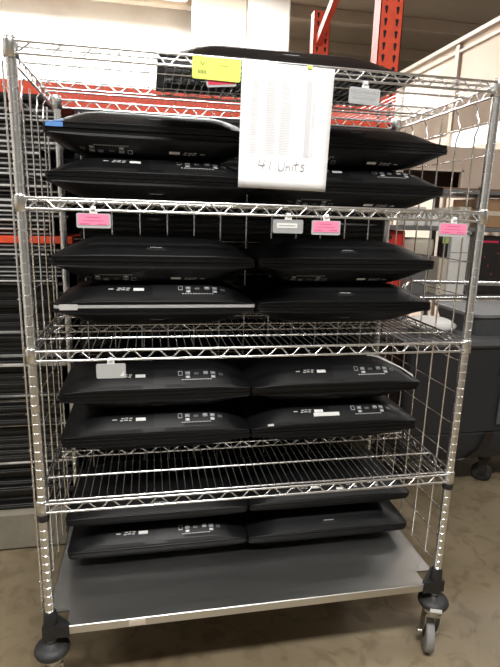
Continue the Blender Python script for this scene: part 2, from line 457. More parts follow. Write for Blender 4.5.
def make_unit():
    root = empty('all_in_one_computer')
    rim_mesh(.0006, .0085).build('screen_bezel', M['satin'], root)
    g = MB(); g.box(-UW / 2 + .0175, -UD / 2 + .0175, .0016, UW / 2 - .0175, UD / 2 - .0175, .0035); g.build('screen_glass', M['glass'], root)
    # domed back shell: grid mapped to the rounded rectangle
    b = MB(); nx, ny = 48, 36; vs = []; fs = []; rad = .016
    def pinch(u, v):
        x, y = u * UW / 2, v * UD / 2
        hx, hy = UW / 2 - rad, UD / 2 - rad
        ax, ay = abs(x) - hx, abs(y) - hy
        if ax > 0 and ay > 0:
            m = max(ax, ay); L = math.hypot(ax, ay); ax, ay = ax * m / L, ay * m / L
            x = math.copysign(hx + ax, x); y = math.copysign(hy + ay, y)
        return x, y
    def warp(t): return math.copysign(1 - (1 - abs(t)) ** 1.35, t)
    for j in range(ny + 1):
        for i in range(nx + 1):
            x, y = pinch(warp(-1 + 2 * i / nx), warp(-1 + 2 * j / ny)); vs.append((x, y, H(x, y)))
    for j in range(ny):
        for i in range(nx):
            a = j * (nx + 1) + i; fs.append((a, a + 1, a + nx + 2, a + nx + 1))
    per = [i for i in range(nx + 1)] + [j * (nx + 1) + nx for j in range(1, ny + 1)] + [ny * (nx + 1) + i for i in range(nx - 1, -1, -1)] + [j * (nx + 1) for j in range(ny - 1, 0, -1)]
    o = len(vs); N = len(per)
    for k in per: vs.append((vs[k][0] * .994, vs[k][1] * .991, .0090))
    for k in range(N):
        j = (k + 1) % N; fs.append((per[j], per[k], o + k, o + j))
    fs.append(tuple(range(o + N - 1, o - 1, -1)))
    b.add(vs, fs, True)
    for k in range(len(b.f) - N - 1, len(b.f)): b.sm[k] = False
    b.build('back_shell', M['shell'], root)
    yf = -UD / 2
    # front slope: recessed looking port panel with its ports
    b = MB(); patch(b, -.015, .225, yf + .010, yf + .054, .0008, 16, 5); pp = b.build('port_panel', M['port_panel'], root)
    b = MB(); patch(b, .08, .20, yf + .012, yf + .018, .0014, 10, 2); b.build('panel_slot', M['slot'], pp)
    def port(nm, x, y, w, d, m1, inner=True):
        b = MB(); hx = w / 2
        f = .0012
        for q in ((x - hx, x + hx, y - d / 2, y - d / 2 + .0013), (x - hx, x + hx, y + d / 2 - .0013, y + d / 2), (x - hx, x - hx + .0012, y - d / 2, y + d / 2), (x + hx - .0012, x + hx, y - d / 2, y + d / 2)):
            b.cur = 0; patch(b, *q, .0016, 2, 2)
        b.cur = 1; patch(b, x - hx + .0012, x + hx - .0012, y - d / 2 + .0013, y + d / 2 - .0013, .0011, 2, 2)
        if inner: b.cur = 0; patch(b, x - hx * .6, x + hx * .6, y - .0016, y + .0016, .0018, 2, 2)
        b.build(nm, [m1, M['slot']], pp)
    yp = yf + .038
    port('network_port', .068, yp, .013, .014, M['port'], False)
    for x in (.091, .148, .171): port('usb_port', x, yp, .014, .009, M['port'])
    for x in (.091, .171): port('usb_port', x, yp - .0115, .013, .006, M['port'])
    port('audio_jack', .028, yp, .007, .008, M['port_panel'], False); port('audio_jack', .010, yp, .007, .008, M['port_panel'], False)
    port('video_port', .118, yp - .002, .013, .005, M['ink'], False); port('power_socket', .196, yp - .002, .012, .007, M['ink'], False)
    b = MB()
    for k in range(12): patch(b, .072 + k * .008, .0775 + k * .008, yp - .019, yp - .0172, .0014, 1, 1)
    b.build('port_legend', M['print_'], pp)
    # white printing and barcode sticker left of the ports
    b = MB()
    for x, y, w_ in ((-.142, 0, .014), (-.115, .003, .010), (-.102, .004, .008), (-.118, -.003, .009), (-.106, -.002, .012), (-.090, .003, .010), (-.091, -.003, .008)):
        patch(b, x, x + w_, yf + .033 + y, yf + .0358 + y, .0012, 3, 1)
    b.build('model_print', M['print_'], root)
    b = MB(); patch(b, -.070, -.040, yf + .029, yf + .038, .0012, 4, 3); b.build('barcode_sticker', M['sticker'], root)
    # low latch and long flap along the front of the shell
    b = MB(); patch(b, -.235, -.05, yf + .003, yf + .009, .0010, 12, 2); patch(b, .02, .235, yf + .003, yf + .009, .0010, 12, 2)
    b.build('edge_vent', M['slot'], root)
    # vent strip and grip on the other long side
    b = MB()
    for k in range(60):
        x = -.19 + k * .0064; patch(b, x, x + .0034, UD / 2 - .050, UD / 2 - .040, .0007, 1, 2)
    b.build('vent_strip', M['slot'], root)
    b = MB(); patch(b, -.028, .028, UD / 2 - .030, UD / 2 - .018, .0010, 6, 3); b.build('grip_slot', M['slot'], root)
    b = MB(); patch(b, -.018, .018, UD / 2 - .030, UD / 2 - .027, .0018, 4, 1); b.build('grip_latch', M['ink'], root)
    # round maker's mark plate on the dome and cover seam
    b = MB(); b.lathe([(.0, H(0, .01) + .0009), (.018, H(0, .01) + .0009), (.019, H(0, .01) - .0005)], 20, (0, .01, 0), caps=False); b.build('stand_cap', M['satin'], root)
    b = MB(); patch(b, -.20, .20, yf + .100, yf + .1015, .0006, 20, 1); b.build('cover_seam', M['slot'], root)
    return root
proto = make_unit(); used = False
UNITS = []
def unit(x, y, z, down, back, ts, label, yaw=0.0):
    """z = height of the lower face of the unit's slot; down: dome underneath, screen up; back: ports at the rear"""
    global used
    o = proto if not used else copy_tree(proto); used = True
    R = Matrix.Rotation(PI, 4, 'Y') if down else Matrix.Identity(4)
    if back: R = Matrix.Rotation(PI, 4, 'Z') @ R
    R = Matrix.Rotation(yaw, 4, 'Z') @ R
    o.rotation_euler = R.to_euler(); o.scale = (1, 1, ts)
    o.location = (x, y, z + (UT * ts if down else 0))
    tag(o, label, 'computer', 'black all-in-one computers laid flat on the cart')
    UNITS.append(o); return o
SH = [('second', 'second shelf', ZS[1] + .0018, .061 / .060, .385, [(1, 1, 0, 1), (1, 1, 1, 1)], 0),
      ('third', 'third shelf', ZS[2] + .0018, .0655 / .060, .385, [(1, 0, 0, 1), (1, 1, 0, 1)], 0),
      ('fourth', 'fourth shelf', ZS[3] + .0018, .0685 / .060, .385, [(1, 0, 0, 0), (0, 0, 1, 0)], 0),
      ('bottom', 'bottom shelf', ZB + .001, .0575 / .060, .385, [(0, 0, 1, 1), (1, 0, 1, 0)], 0)]
POS = ['bottommost', 'second from the bottom', 'second from the top', 'topmost']
FL = {  # ports toward the viewer (False) or toward the back (True), bottom to top
 ('second', 0): (True, False, False, True), ('second', 1): (False, False, False, True),
 ('third', 0): (True, False, False, True), ('third', 1): (True, True, False, True),
 ('fourth', 0): (True, False, True, False), ('fourth', 1): (True, False, True, False),
 ('bottom', 0): (True, False, True, True), ('bottom', 1): (True, True, True, False)}
U = {}
for nm, words, z0, ts, yc, _, _ in SH:
    for sidei, xc in ((0, .3105), (1, .9070 - {'second': 0, 'third': .004, 'fourth': .012, 'bottom': .008}[nm])):
        for k in range(4):
            down = (k % 2 == 0); bk = FL[(nm, sidei)][k]
            jx = random.uniform(-.0015, .0015); jy = [0, .0, .006, .004][k] + random.uniform(-.004, .004); yw = random.uniform(-.004, .004)
            z = z0 + k * UT * ts + (0, .0003, .0030, .0033)[k]
            lab = '%s computer of the %s stack on the %s, %s' % (
                POS[k], 'left' if sidei == 0 else 'right', words, 'screen up' if down else 'domed back up')
            U[(nm, sidei, k)] = unit(xc + jx, yc + jy, z, down, bk, ts, lab, yw)
top = unit(.648, .215, ZS[0] + .0018, False, True, 1.12, 'single black all-in-one computer lying on the very top wire shelf')
top.scale = (1.13, 1, 1.12)
# the silver edged one low on the third shelf, left
su = U[('third', 0, 1)]
for c in children(su):
    if c.name.startswith('screen_bezel'):
        c.data = c.data.copy(); c.data.materials[0] = M['silver_bezel']; c['label'] = 'bright silver screen bezel'
su['label'] = 'computer with bright silver front edge and white corner sticker, third shelf, left stack'
# stickers and tape that sit on particular units
yf = -UD / 2
def on_unit(u, name, m, x0, x1, y0, y1, off=.0016):
    b = MB(); patch(b, x0, x1, y0, y1, off, 6, 3); return b.build(name, m, u)
def on_edge(u, name, m, x0, x1, z0, z1, bits=None):
    b = MB(); b.box(x0, yf - .0012, z0, x1, yf - .0002, z1)
    if bits:
        b.cur = 1
        for q in bits: b.box(q[0], yf - .0018, q[1], q[2], yf - .0012, q[3])
    return b.build(name, [m, M['ink']], u)
on_edge(su, 'corner_sticker', M['sticker'], -.276, -.226, -.004, .0110)
t = U[('second', 0, 3)]   # ports at the back, so its local +x/+y face the viewer's left
b = MB(); patch(b, .240, .284, UD / 2 - .016, UD / 2 - .0005, .0016, 6, 3); b.box(.240, UD / 2 - .0005, .001, .284, UD / 2 + .001, UE + .0018)
b.build('blue_tape', M['blue'], t)
u = U[('fourth', 1, 1)]; on_unit(u, 'asset_sticker', M['sticker'], -.075, .015, yf + .018, yf + .028)
u = U[('fourth', 1, 1)]; on_unit(u, 'small_sticker', M['sticker'], -.235, -.215, yf + .002, yf + .008)
u = U[('bottom', 1, 3)]; on_unit(u, 'barcode_strip', M['sticker'], .02, .045, yf + .020, yf + .027)
# crumpled white sheet tucked over the right end of the upper right unit on the fourth shelf
u = U[('fourth', 1, 3)]
b = MB(); vs = []; nx, ny = 16, 5
for j in range(ny + 1):
    for i in range(nx + 1):
        s_ = i / nx; wd_ = .080 * (1 - .6 * s_); x = .150 + .125 * s_ + .012 * j / ny; y = .0 - .135 * s_ ** 1.3 + wd_ * (j / ny - .5)
        vs.append((u.location.x + x, u.location.y + y, u.location.z + (H(x, y) + .0035 + .0015 * math.sin(9 * s_ + 1.3 * j)) * u.scale.z))
fs = [(j * (nx + 1) + i, j * (nx + 1) + i + 1, (j + 1) * (nx + 1) + i + 1, (j + 1) * (nx + 1) + i) for j in range(ny) for i in range(nx)]
b.add(vs, fs, True)
so = b.build('foam_sheet', M['bag']); md = so.modifiers.new('th', 'SOLIDIFY'); md.thickness = .001
tag(so, 'creased white foam sheet over the right end of a computer on the fourth shelf', 'foam sheet')

# ------------------------------------------------------------------ tags and papers on the shelf fronts
def rrect(b, x0, z0, x1, z1, y0, y1, rad=.004, n=4):
    pts = []
    for cx, cz, a0 in ((x1 - rad, z1 - rad, 0), (x0 + rad, z1 - rad, PI / 2), (x0 + rad, z0 + rad, PI), (x1 - rad, z0 + rad, 1.5 * PI)):
        for k in range(n + 1):
            a = a0 + PI / 2 * k / n; pts.append((cx + rad * math.cos(a), cz + rad * math.sin(a)))
    N = len(pts); vs = [(x, y0, z) for x, z in pts] + [(x, y1, z) for x, z in pts]
    b.add(vs, [tuple(range(N)), tuple(range(2 * N - 1, N - 1, -1))] + [((i + 1) % N, i, i + N, (i + 1) % N + N) for i in range(N)])
def shelf_tag(x, z, w, h, holder, card, label, cardbox=None, lines=(), inkm=None, tilt=0.0, clip=True, clipx=0.0):
    """x, z = top middle of the holder"""
    t = empty('shelf_tag', (x, -.0175, z)); tag(t, label, 'shelf tag', 'label holders clipped to the shelf fronts')
    t.rotation_euler = (0, tilt, 0)
    b = MB(); rrect(b, -w / 2, -h, w / 2, 0, -.0030, -.0005, .004); b.build('tag_holder', holder, t)
    if card:
        a = cardbox or (-w / 2 + .004, -h + .007, w / 2 - .004, -.002)
        b = MB(); b.box(a[0], -.0038, a[1], a[2], -.0030, a[3]); c = b.build('card', card, t)
        if lines:
            b = MB()
            for (xa, xb, zc, hh) in lines:
                xx = xa
                while xx < xb - .001:
                    ww = min(random.uniform(.003, .007), xb - xx); b.box(xx, -.0042, zc - hh, xx + ww, -.0038, zc + hh); xx += ww + .0014
            b.build('printed_lines', inkm or M['ink'], c)
    if clip:
        b = MB(); b.box(clipx - .009, -.0042, -.002, clipx + .009, .0, .006, .001); b.box(clipx - .006, -.0052, .004, clipx + .006, .0005, .013, .002)
        b.tube([(clipx - .005, -.001, .010), (clipx + .005, -.001, .010)], .0062, 12)
        b.build('clip', M['clip'], t)
    return t
def pinklines(w): return [(-w * .22, w * .2, -.009, .0009), (-w * .30, w * .28, -.017, .0007), (-w * .40, -w * .12, -.0245, .0008), (w * .12, w * .38, -.0245, .0008)]
shelf_tag(.162, 1.4185, .078, .034, M['holder'], M['pink'], 'pink shelf tag clipped under the left end of the second shelf', None, pinklines(.078), M['pinkink'])
shelf_tag(.635, 1.4165, .079, .034, M['holder_grey'], M['sticker'], 'grey shelf tag with a narrow white strip, near the middle of the second shelf', (-.029, -.021, .024, -.009), [(-.024, .019, -.015, .0011)], M['ink'])
shelf_tag(.736, 1.4165, .077, .036, M['holder'], M['pink'], 'pink shelf tag clipped just right of the grey tag on the second shelf', None, pinklines(.077), M['pinkink'])
shelf_tag(1.096, 1.4190, .086, .036, M['holder'], M['pink'], 'pink shelf tag clipped at the far right end of the second shelf', None, pinklines(.086), M['pinkink'], tilt=.02)
g2 = shelf_tag(.190, 1.0500, .072, .038, M['holder'], None, 'blank pale grey shelf tag clipped under the left of the third shelf')
b = MB(); b.add([(.021, -.0036, -.033), (.032, -.0036, -.033), (.032, -.0036, -.018)], [(0, 1, 2)]); b.build('white_corner', M['sticker'], g2)
gt = shelf_tag(.815, 1.7360, .080, .0375, M['holder'], M['holder'], 'translucent grey shelf tag with two printed lines on the top shelf', (-.037, -.034, .037, -.003), [], None, tilt=.03, clipx=.0)
def text(body, size, x, z, m, parent, y=-.0043, ext=.0002, bold=0.0):
    cu = bpy.data.curves.new('lettering', 'FONT'); cu.body = body; cu.size = size; cu.extrude = ext; cu.offset = bold
    cu.align_x = 'CENTER'; cu.align_y = 'CENTER'; cu.materials.append(m)
    tmp = bpy.data.objects.new('lettering_curve', cu); COL.objects.link(tmp)
    bpy.context.view_layer.update()
    me = bpy.data.meshes.new_from_object(tmp.evaluated_get(bpy.context.evaluated_depsgraph_get()))
    bpy.data.objects.remove(tmp); bpy.data.curves.remove(cu)
    o = bpy.data.objects.new('lettering', me); COL.objects.link(o); o.parent = parent
    o.location = (x, y, z); o.rotation_euler = (PI / 2, 0, 0); return o
text('RECOVERABLE', .0115, 0, -.0105, M['ink'], gt)
text('INVENTORY', .0115, 0, -.0255, M['ink'], gt)
b = MB(); b.box(-.036, -.0042, -.0185, .036, -.0038, -.0178); b.build('rule_line', M['ink'], gt)

# white sheet, "41 Units"
PX, PZ = .6205, 1.7725
pw, ph = .2265, .284
ps = empty('paper_sheet', (PX, -.0205, PZ)); ps.rotation_euler = (.0, .014, 0)
tag(ps, 'white printed sheet with handwritten 41 Units taped over the top shelf edge', 'paper')
b = MB(); nx, ny = 10, 14; vs = []
def pyo(u, v): return -.0015 - .0035 * math.sin(PI * u) * v - .004 * v * v
for j in range(ny + 1):
    for i in range(nx + 1):
        u_, v_ = i / nx, j / ny; vs.append((-pw / 2 + pw * u_ + (-.004 * v_ if u_ > .5 else .004 * v_ * 0), pyo(u_, v_), -ph * v_))
fs = [(j * (nx + 1) + i, (j + 1) * (nx + 1) + i, (j + 1) * (nx + 1) + i + 1, j * (nx + 1) + i + 1) for j in range(ny) for i in range(nx)]
b.add(vs, fs, True); so = b.build('sheet', M['paper'], ps); md = so.modifiers.new('th', 'SOLIDIFY'); md.thickness = .0005; md.offset = 0
b = MB()
def pbar(x0, x1, v0, h, m=0):
    b.cur = m; u0, u1 = x0 / pw + .5, x1 / pw + .5
    def P(u, v): return (-pw / 2 + pw * u, pyo(u, v) - .0009, -ph * v)
    b.add([P(u0, v0 + h), P(u1, v0 + h), P(u1, v0), P(u0, v0)], [(0, 1, 2, 3)])
def cx(p): return (p - 42) / 416 * pw - pw / 2      # measured fractions of the sheet
for rr in range(46):
    v = .115 + rr * .0132
    for c0, c1, m_ in ((86, 128, 0), (152, 206, 0), (216, 274, 0), (286, 298, 0), (362, 388, 0)):
        x = cx(c0)
        e_ = cx(c1) - random.uniform(0, .008)
        if random.random() < .93: pbar(x + random.uniform(0, .002), e_, v, .0052, m_)
pbar(cx(334), cx(360), .108, .615, 1)
b.build('printed_table', [M['inklight'], mat('column_shade', (.64, .64, .66), .8)], ps)
# handwriting
b = MB()
def stroke(pts, r=.00085):
    q = []
    for x, z in pts: q.append((x, pyo(x / pw + .5, -z / ph) - .0012, z))
    b.tube(q, r, 6)
def hw(px, py): return (cx(px), -(py - 50) / 583 * ph)
for s_ in ([(137, 492), (131, 520), (150, 522), (160, 519)], [(157, 496), (152, 520), (148, 545)],
           [(186, 498), (179, 545)],
           [(224, 503), (221, 520), (223, 538), (232, 545), (243, 538), (249, 520), (250, 505)],
           [(257, 520), (257, 532), (256, 543)], [(257, 528), (264, 519), (271, 520), (273, 530), (275, 542)],
           [(286, 519), (287, 530), (290, 540)], [(285, 507), (286.5, 509)],
           [(306, 494), (303, 515), (301, 530), (305, 540)], [(292, 512), (303, 509), (316, 506)],
           [(343, 509), (333, 507), (327, 513), (331, 520), (339, 524), (341, 533), (333, 539), (324, 537)]):
    stroke([hw(*p) for p in s_])
b.build('handwriting', M['pencil'], ps)
for nm, x in (('tape_corner', .05),):
    b = MB(); b.box(x - .006, -.0042, -.004, x + .006, -.0024, .003); b.build('yellow_tab', M['yellow'], ps)

# yellow card and the red card behind it
yc = empty('yellow_card', (.449, -.0195, 1.7755)); yc.rotation_euler = (0, .02, 0)
tag(yc, 'bright yellow card with faint markings fixed to the top shelf beside the white sheet', 'card')
b = MB(); rrect(b, -.056, -.049, .056, 0, -.0022, -.0002, .005); b.build('card_body', M['yellow'], yc)
b = MB()
b.tube([(-.038, -.0026, -.012), (-.033, -.0026, -.020), (-.028, -.0026, -.012)], .0009, 6)
for k in range(6): b.box(-.043 + k * .0032, -.0027, -.038, -.041 + k * .0032, -.0022, -.030)
for k in range(5): b.box(.006 + k * .0045, -.0027, -.018, .009 + k * .0045, -.0022, -.0165)
b.build('printed_marks', mat('olive_ink', (.16, .17, .05), .7), yc)
rc = empty('red_card', (.458, -.0168, 1.736)); rc.rotation_euler = (0, -.10, 0)
tag(rc, 'small red card in a clear sleeve peeking out below the yellow card', 'card')
b = MB(); rrect(b, -.034, -.022, .036, .012, -.0016, -.0004, .004); b.build('sleeve', M['holder'], rc)
b = MB(); b.box(-.030, -.0022, -.017, .034, -.0016, .010); b.build('card_body', M['red'], rc)

# ------------------------------------------------------------------ behind the cart
cb = bx('concrete_curb', M['curb'], (-3.2, .772, 0, .0, 1.12, .178), bev=.012)
tag(cb, 'low concrete plinth on the floor behind the left of the cart', 'plinth')

# orange pallet rack
rk = empty('pallet_rack', (0, 0, 0)); tag(rk, 'orange steel pallet rack with slotted uprights standing behind the cart', 'pallet rack')
def upright(x0, x1, y0, y1, zb, z1, name='upright_post'):
    b = MB(); t = .004
    b.box(x0, y0, zb, x1, y0 + t, z1); b.box(x0, y0, zb, x0 + t, y1, z1); b.box(x1 - t, y0, zb, x1, y1, z1)
    b.cur = 1; z = zb + .06; w_ = x1 - x0
    while z < z1 - .03:
        for fx in (.25, .75):
            cxx = x0 + w_ * fx
            b.add([(cxx - .009, y0 - .0006, z + .028), (cxx - .0035, y0 - .0006, z), (cxx + .0035, y0 - .0006, z), (cxx + .009, y0 - .0006, z + .028), (cxx, y0 - .0006, z + .034)], [(0, 1, 2, 3, 4)])
        z += .0508
    return b.build(name, [M['orange'], M['slot']], rk)
PXR = 1.345
upright(PXR, PXR + .112, 1.16, 1.235, 0, 3.4)
upright(PXR + .03, PXR + .142, 2.30, 2.375, 0, 2.745)
upright(-1.60, -1.49, 1.16, 1.235, 0, 3.4)
upright(-1.60, -1.49, 2.30, 2.375, 0, 2.745)
for x in (PXR + .045, -1.56):
    for (a, c) in ((3.10, 2.56), (1.95, 2.40), (1.35, 1.9)):      # a: height at the front post, c: at the rear post
        b = MB(); s0 = b.mark(); b.box(-.018, 0, -.026, .018, math.hypot(1.065, c - a), .026)
        b.xf(s0, Matrix.Translation((x + .02, 1.236, a)) @ Matrix.Rotation(math.atan2(c - a, 1.065), 4, 'X')); b.build('diagonal_brace', M['orange'], rk)
def beam(z0, z1, y):
    b = MB(); b.box(-1.49, y, z0, PXR, y + .05, z1, .003); b.build('beam', M['orange'], rk)
    b = MB(); b.box(-1.502, y - .004, z0 - .05, -1.46, y - .0005, z1 + .05); b.build('beam_bracket', M['orange'], rk)
    b = MB(); b.box(PXR - .04, y - .004, z0 - .05, PXR + .006, y - .0005, z1 + .04); b.build('beam_bracket', M['orange'], rk)
beam(1.855, 1.950, 1.162); beam(1.855, 1.950, 2.31)

# stacks of flat black panels
def flat_panel(x0, x1, y0, z, h, edge, group, label, dep=.28):
    t = empty('flat_panel', ((x0 + x1) / 2, y0, z)); tag(t, label, 'panel', group)
    w = (x1 - x0) / 2
    b = MB(); b.box(-w, .004, 0, w, dep, h, .002); b.build('panel_body', M['panel'], t)
    b = MB(); b.box(-w, 0, h * .3, w, .006, h * .7, .0015); b.build('panel_rim', edge, t)
z = .179
while z < 1.81:
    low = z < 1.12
    h = random.uniform(.020, .032) if low else random.uniform(.014, .022)
    if 1.287 < z < 1.315 and not any(o.name.startswith('orange_board') for o in bpy.data.objects):
        ob = bx('orange_board', M['orange'], (-1.4, .795, z, .0, 1.08, z + .027), bev=.002)
        tag(ob, 'thin orange board lying between the black panels left of the cart', 'board'); z += .0276; continue
    k = random.random()
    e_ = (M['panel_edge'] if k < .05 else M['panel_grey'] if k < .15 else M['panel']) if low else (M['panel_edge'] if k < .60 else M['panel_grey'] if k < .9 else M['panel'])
    flat_panel(-1.42 + random.uniform(-.03, .03), random.uniform(-.10, .012), .795 + random.uniform(-.015, .03), z, h, e_,
               'flat panels of the lower half of the left stack' if low else 'flat panels of the upper half of the left stack',
               'flat black panel in the dark lower half of the stack left behind the cart' if low else 'flat panel in the upper half of the tall stack left behind the cart')
    z += h + .0006

def wrapped(name, x0, x1, y0, y1, z0, z1, label):
    b = MB(); m_ = 60; per = []
    for (ax, ay, bx_, by, k) in ((x0, y0, x1, y0, 40), (x1, y0, x1, y1, 20), (x1, y1, x0, y1, 14), (x0, y1, x0, y0, 20)):
        for i in range(k): per.append((ax + (bx_ - ax) * i / k, ay + (by - ay) * i / k))
    N = len(per); cx_, cy_ = (x0 + x1) / 2, (y0 + y1) / 2; vs = []
    for j in range(m_ + 1):
        for i, (x, y) in enumerate(per):
            s_ = 1 + .004 * math.sin(j * 1.9 + .12 * i) + .003 * math.sin(j * .7 - .3 * i) + random.uniform(-.003, .003) - .010
            vs.append((cx_ + (x - cx_) * s_, cy_ + (y - cy_) * s_, z0 + (z1 - z0) * j / m_))
    fs = [(j * N + i, j * N + (i + 1) % N, (j + 1) * N + (i + 1) % N, (j + 1) * N + i) for j in range(m_) for i in range(N)]
    fs += [tuple(range(N - 1, -1, -1)), tuple(range(m_ * N, (m_ + 1) * N))]
    b.add(vs, fs); t = empty(name); tag(t, label, 'pallet load'); b.build('stretch_wrap', M['wrap'], t); return t
bt = wrapped('wrapped_load', .02, 1.265, .68, 1.11, .122, 1.29, 'black stretch wrapped load on a wooden pallet right behind the cart')
for x in (.03, .58, 1.13): bx('pallet_runner', M['wood'], (x, .69, .001, x + .09, 1.10, .10), bt)
for k in range(4): bx('pallet_board', M['wood'], (.03, .69 + k * .108, .1005, 1.225, .775 + k * .108, .1205), bt)
wrapped('wrapped_load', -1.30, 1.30, 1.30, 2.2, .001, 1.90, 'wide black filler load added inside the orange rack to block brightness behind')  # filler added to keep the bright background from showing through the gaps
z = 1.2915
while z < 1.765:
    h = random.uniform(.016, .024); k = random.random()
    flat_panel(.03 + random.uniform(0, .02), random.uniform(1.235, 1.262), .690 + random.uniform(-.008, .02), z, h, M['panel_edge2'] if k < .15 else M['panel'],
               'flat panels stacked on the wrapped load', 'flat black panel stacked on top of the wrapped load behind the cart', .38)
    z += h + .0006

# ------------------------------------------------------------------ grey shelving unit at the right and what stands on it
gs = empty('shelving_unit', (0, 0, 0)); tag(gs, 'grey steel shelving unit with boxes standing against the cream partition', 'shelving unit')
X0, X1, Y0, Y1 = 1.50, 2.93, 1.98, 2.60
for x in (X0, 2.53, X1 - .04):
    for y in (Y0, Y1 - .04): bx('upright_post', M['rackgrey'], (x, y, 0, x + .04, y + .04, 1.66), gs, .003)
for z in (.45, .905, 1.385, 1.635):
    b = MB(); b.box(X0, Y0 - .004, z - .028, X1, Y1, z, .003); b.build('shelf_deck', M['rackgrey'], gs)
def simple(name, cat, label, m, dims, bev=.004, group=None):
    o = bx(name, m, (-(dims[3] - dims[0]) / 2, -(dims[4] - dims[1]) / 2, 0, (dims[3] - dims[0]) / 2, (dims[4] - dims[1]) / 2, dims[5] - dims[2]), None, bev,
           ((dims[0] + dims[3]) / 2, (dims[1] + dims[4]) / 2, dims[2]))
    tag(o, label, cat, group); return o
# cream crate with a dark opening on the top deck
ct = empty('wooden_crate', (2.40, 2.04, 1.636)); tag(ct, 'large cream wooden crate with a dark opening on top of the grey shelving', 'crate')
b = MB(); b.box(-.46, 0, 0, .50, .02, .075 - .06); b.box(-.46, 0, .125, .50, .02, .28); b.box(.0, 0, .015, .50, .02, .125); b.box(-.46, 0, .015, -.43, .02, .125)
b.box(-.46, .02, 0, -.44, .50, .28); b.box(.48, .02, 0, .50, .50, .28); b.box(-.44, .48, 0, .48, .50, .28); b.box(-.44, .02, .26, .48, .48, .28)
b.build('crate_panels', M['cream'], ct)
b = MB(); b.box(-.44, -.008, .118, .012, 0, .134); b.box(-.0, -.008, .01, .014, 0, .134); b.build('opening_trim', M['tan'], ct)
b = MB(); b.box(-.44, .025, .004, .48, .47, .010); b.build('crate_floor', M['brown'], ct)
b = MB(); b.box(-.47, -.012, -.0, .51, 0, .014); b.build('base_batten', M['brown'], ct)
# upper shelf: small cartons and cardboard box
simple('white_carton', 'box', 'small white carton on the upper grey shelf, left of the pair of beige ones', M['whitebox'], (2.20, 2.06, 1.386, 2.29, 2.2, 1.50))
simple('beige_carton', 'box', 'small beige carton on the upper grey shelf beside the white carton', M['beige'], (2.30, 2.05, 1.386, 2.37, 2.2, 1.515))
simple('beige_carton', 'box', 'small beige carton on the upper grey shelf nearest the grey upright', M['beige'], (2.43, 2.05, 1.386, 2.52, 2.2, 1.525))
for q, (xa, h_) in enumerate(((2.03, .10), (2.11, .13))):
    simple('white_carton', 'box', ['flat white carton at the left of the upper grey shelf', 'taller white carton second from the left on the upper grey shelf'][q], M['whitebox'], (xa, 2.06, 1.386, xa + .07, 2.2, 1.386 + h_))
cbx = simple('cardboard_box', 'box', 'brown cardboard box on the upper grey shelf right of the grey upright', M['card'], (2.585, 2.03, 1.386, 2.88, 2.4, 1.585))
b = MB(); b.box(-.1475, -.186, .085, .1475, -.1852, .115); b.build('packing_tape', M['tan'], cbx)
# middle shelf
rb = simple('red_box', 'box', 'bright red box on the grey shelving left of the grey can', M['redbox'], (1.80, 2.03, .906, 2.026, 2.24, 1.352), .008)
b = MB(); b.lathe([(.014, -.1115), (.014, -.1100)], 16, (.0, 0, .40), 'y'); b.build('black_emblem', M['inkdark'], rb)
cn = empty('trash_can', (2.162, 2.15, .906)); tag(cn, 'round grey can with a beige liner folded over its rim', 'can')
b = MB(); b.lathe([(.100, 0), (.112, .02), (.125, .34), (.128, .345)], 32); b.build('can_body', M['cangrey'], cn)
b = MB(); b.lathe([(.1265, .28), (.131, .29), (.134, .36), (.130, .385), (.105, .395), (.03, .392)], 32); b.build('liner', M['beige'], cn)
wb = simple('white_carton', 'box', 'tall narrow white carton standing on the middle grey shelf', M['whitebox'], (2.375, 2.02, .906, 2.515, 2.20, 1.353))
b = MB()
for zz in (.30, .235): b.box(-.07, -.0912, zz, .07, -.0904, zz + .006)
b.build('printed_band', M['ink'], wb)
bb = simple('beige_carton', 'box', 'beige carton on the middle grey shelf left of the tall white carton', M['beige'], (2.295, 2.02, .906, 2.365, 2.16, 1.17))
gb = simple('small_carton', 'box', 'small dark carton with a pale green label on the beige carton', M['dark'], (2.31, 2.03, 1.171, 2.36, 2.09, 1.32), .004)
b = MB(); b.box(-.024, -.0312, .10, .024, -.0302, .146); b.build('green_label', M['green'], gb)
eq = empty('electronics_box', (2.73, 2.03, .906)); tag(eq, 'dark electronics cabinet with tiny lights on the middle grey shelf', 'electronics')
b = MB(); b.box(-.14, 0, 0, .15, .4, .42, .006); b.build('cabinet', M['dark'], eq)
b = MB()
for k in range(7): b.box(-.11 + .034 * k, -.003, .12 + .03 * (k * 5 % 7), -.105 + .034 * k, 0, .125 + .03 * (k * 5 % 7))
b.build('indicator_light', M['led'], eq)
b = MB(); b.box(-.13, -.004, .375, .02, 0, .39); b.build('red_stripe', M['red'], eq)

# ------------------------------------------------------------------ big dark grey wheeled bin with totes on its lid
bn = empty('wheeled_bin', (2.215, 1.20, 0)); tag(bn, 'large dark grey wheeled bin with black strap right of the cart', 'wheeled bin')
def taper(b, prof, hx, hy):
    """prof: list of (z, inset)"""
    vs = []
    for z, i in prof:
        r_ = .05
        for cx_, cy_, a0 in ((hx - i - r_, hy - i - r_, 0), (-hx + i + r_, hy - i - r_, PI / 2), (-hx + i + r_, -hy + i + r_, PI), (hx - i - r_, -hy + i + r_, 1.5 * PI)):
            for k in range(5): a = a0 + PI / 2 * k / 4; vs.append((cx_ + r_ * math.cos(a), cy_ + r_ * math.sin(a), z))
    N = 20; n = len(prof)
    b.add(vs, [(j * N + i, j * N + (i + 1) % N, (j + 1) * N + (i + 1) % N, (j + 1) * N + i) for j in range(n - 1) for i in range(N)] + [tuple(range(N - 1, -1, -1)), tuple(range((n - 1) * N, n * N))])
b = MB(); taper(b, [(.355, .02), (.36, .012), (.80, .0), (.815, .004)], .715, .30); b.build('bin_body', M['bin'], bn)
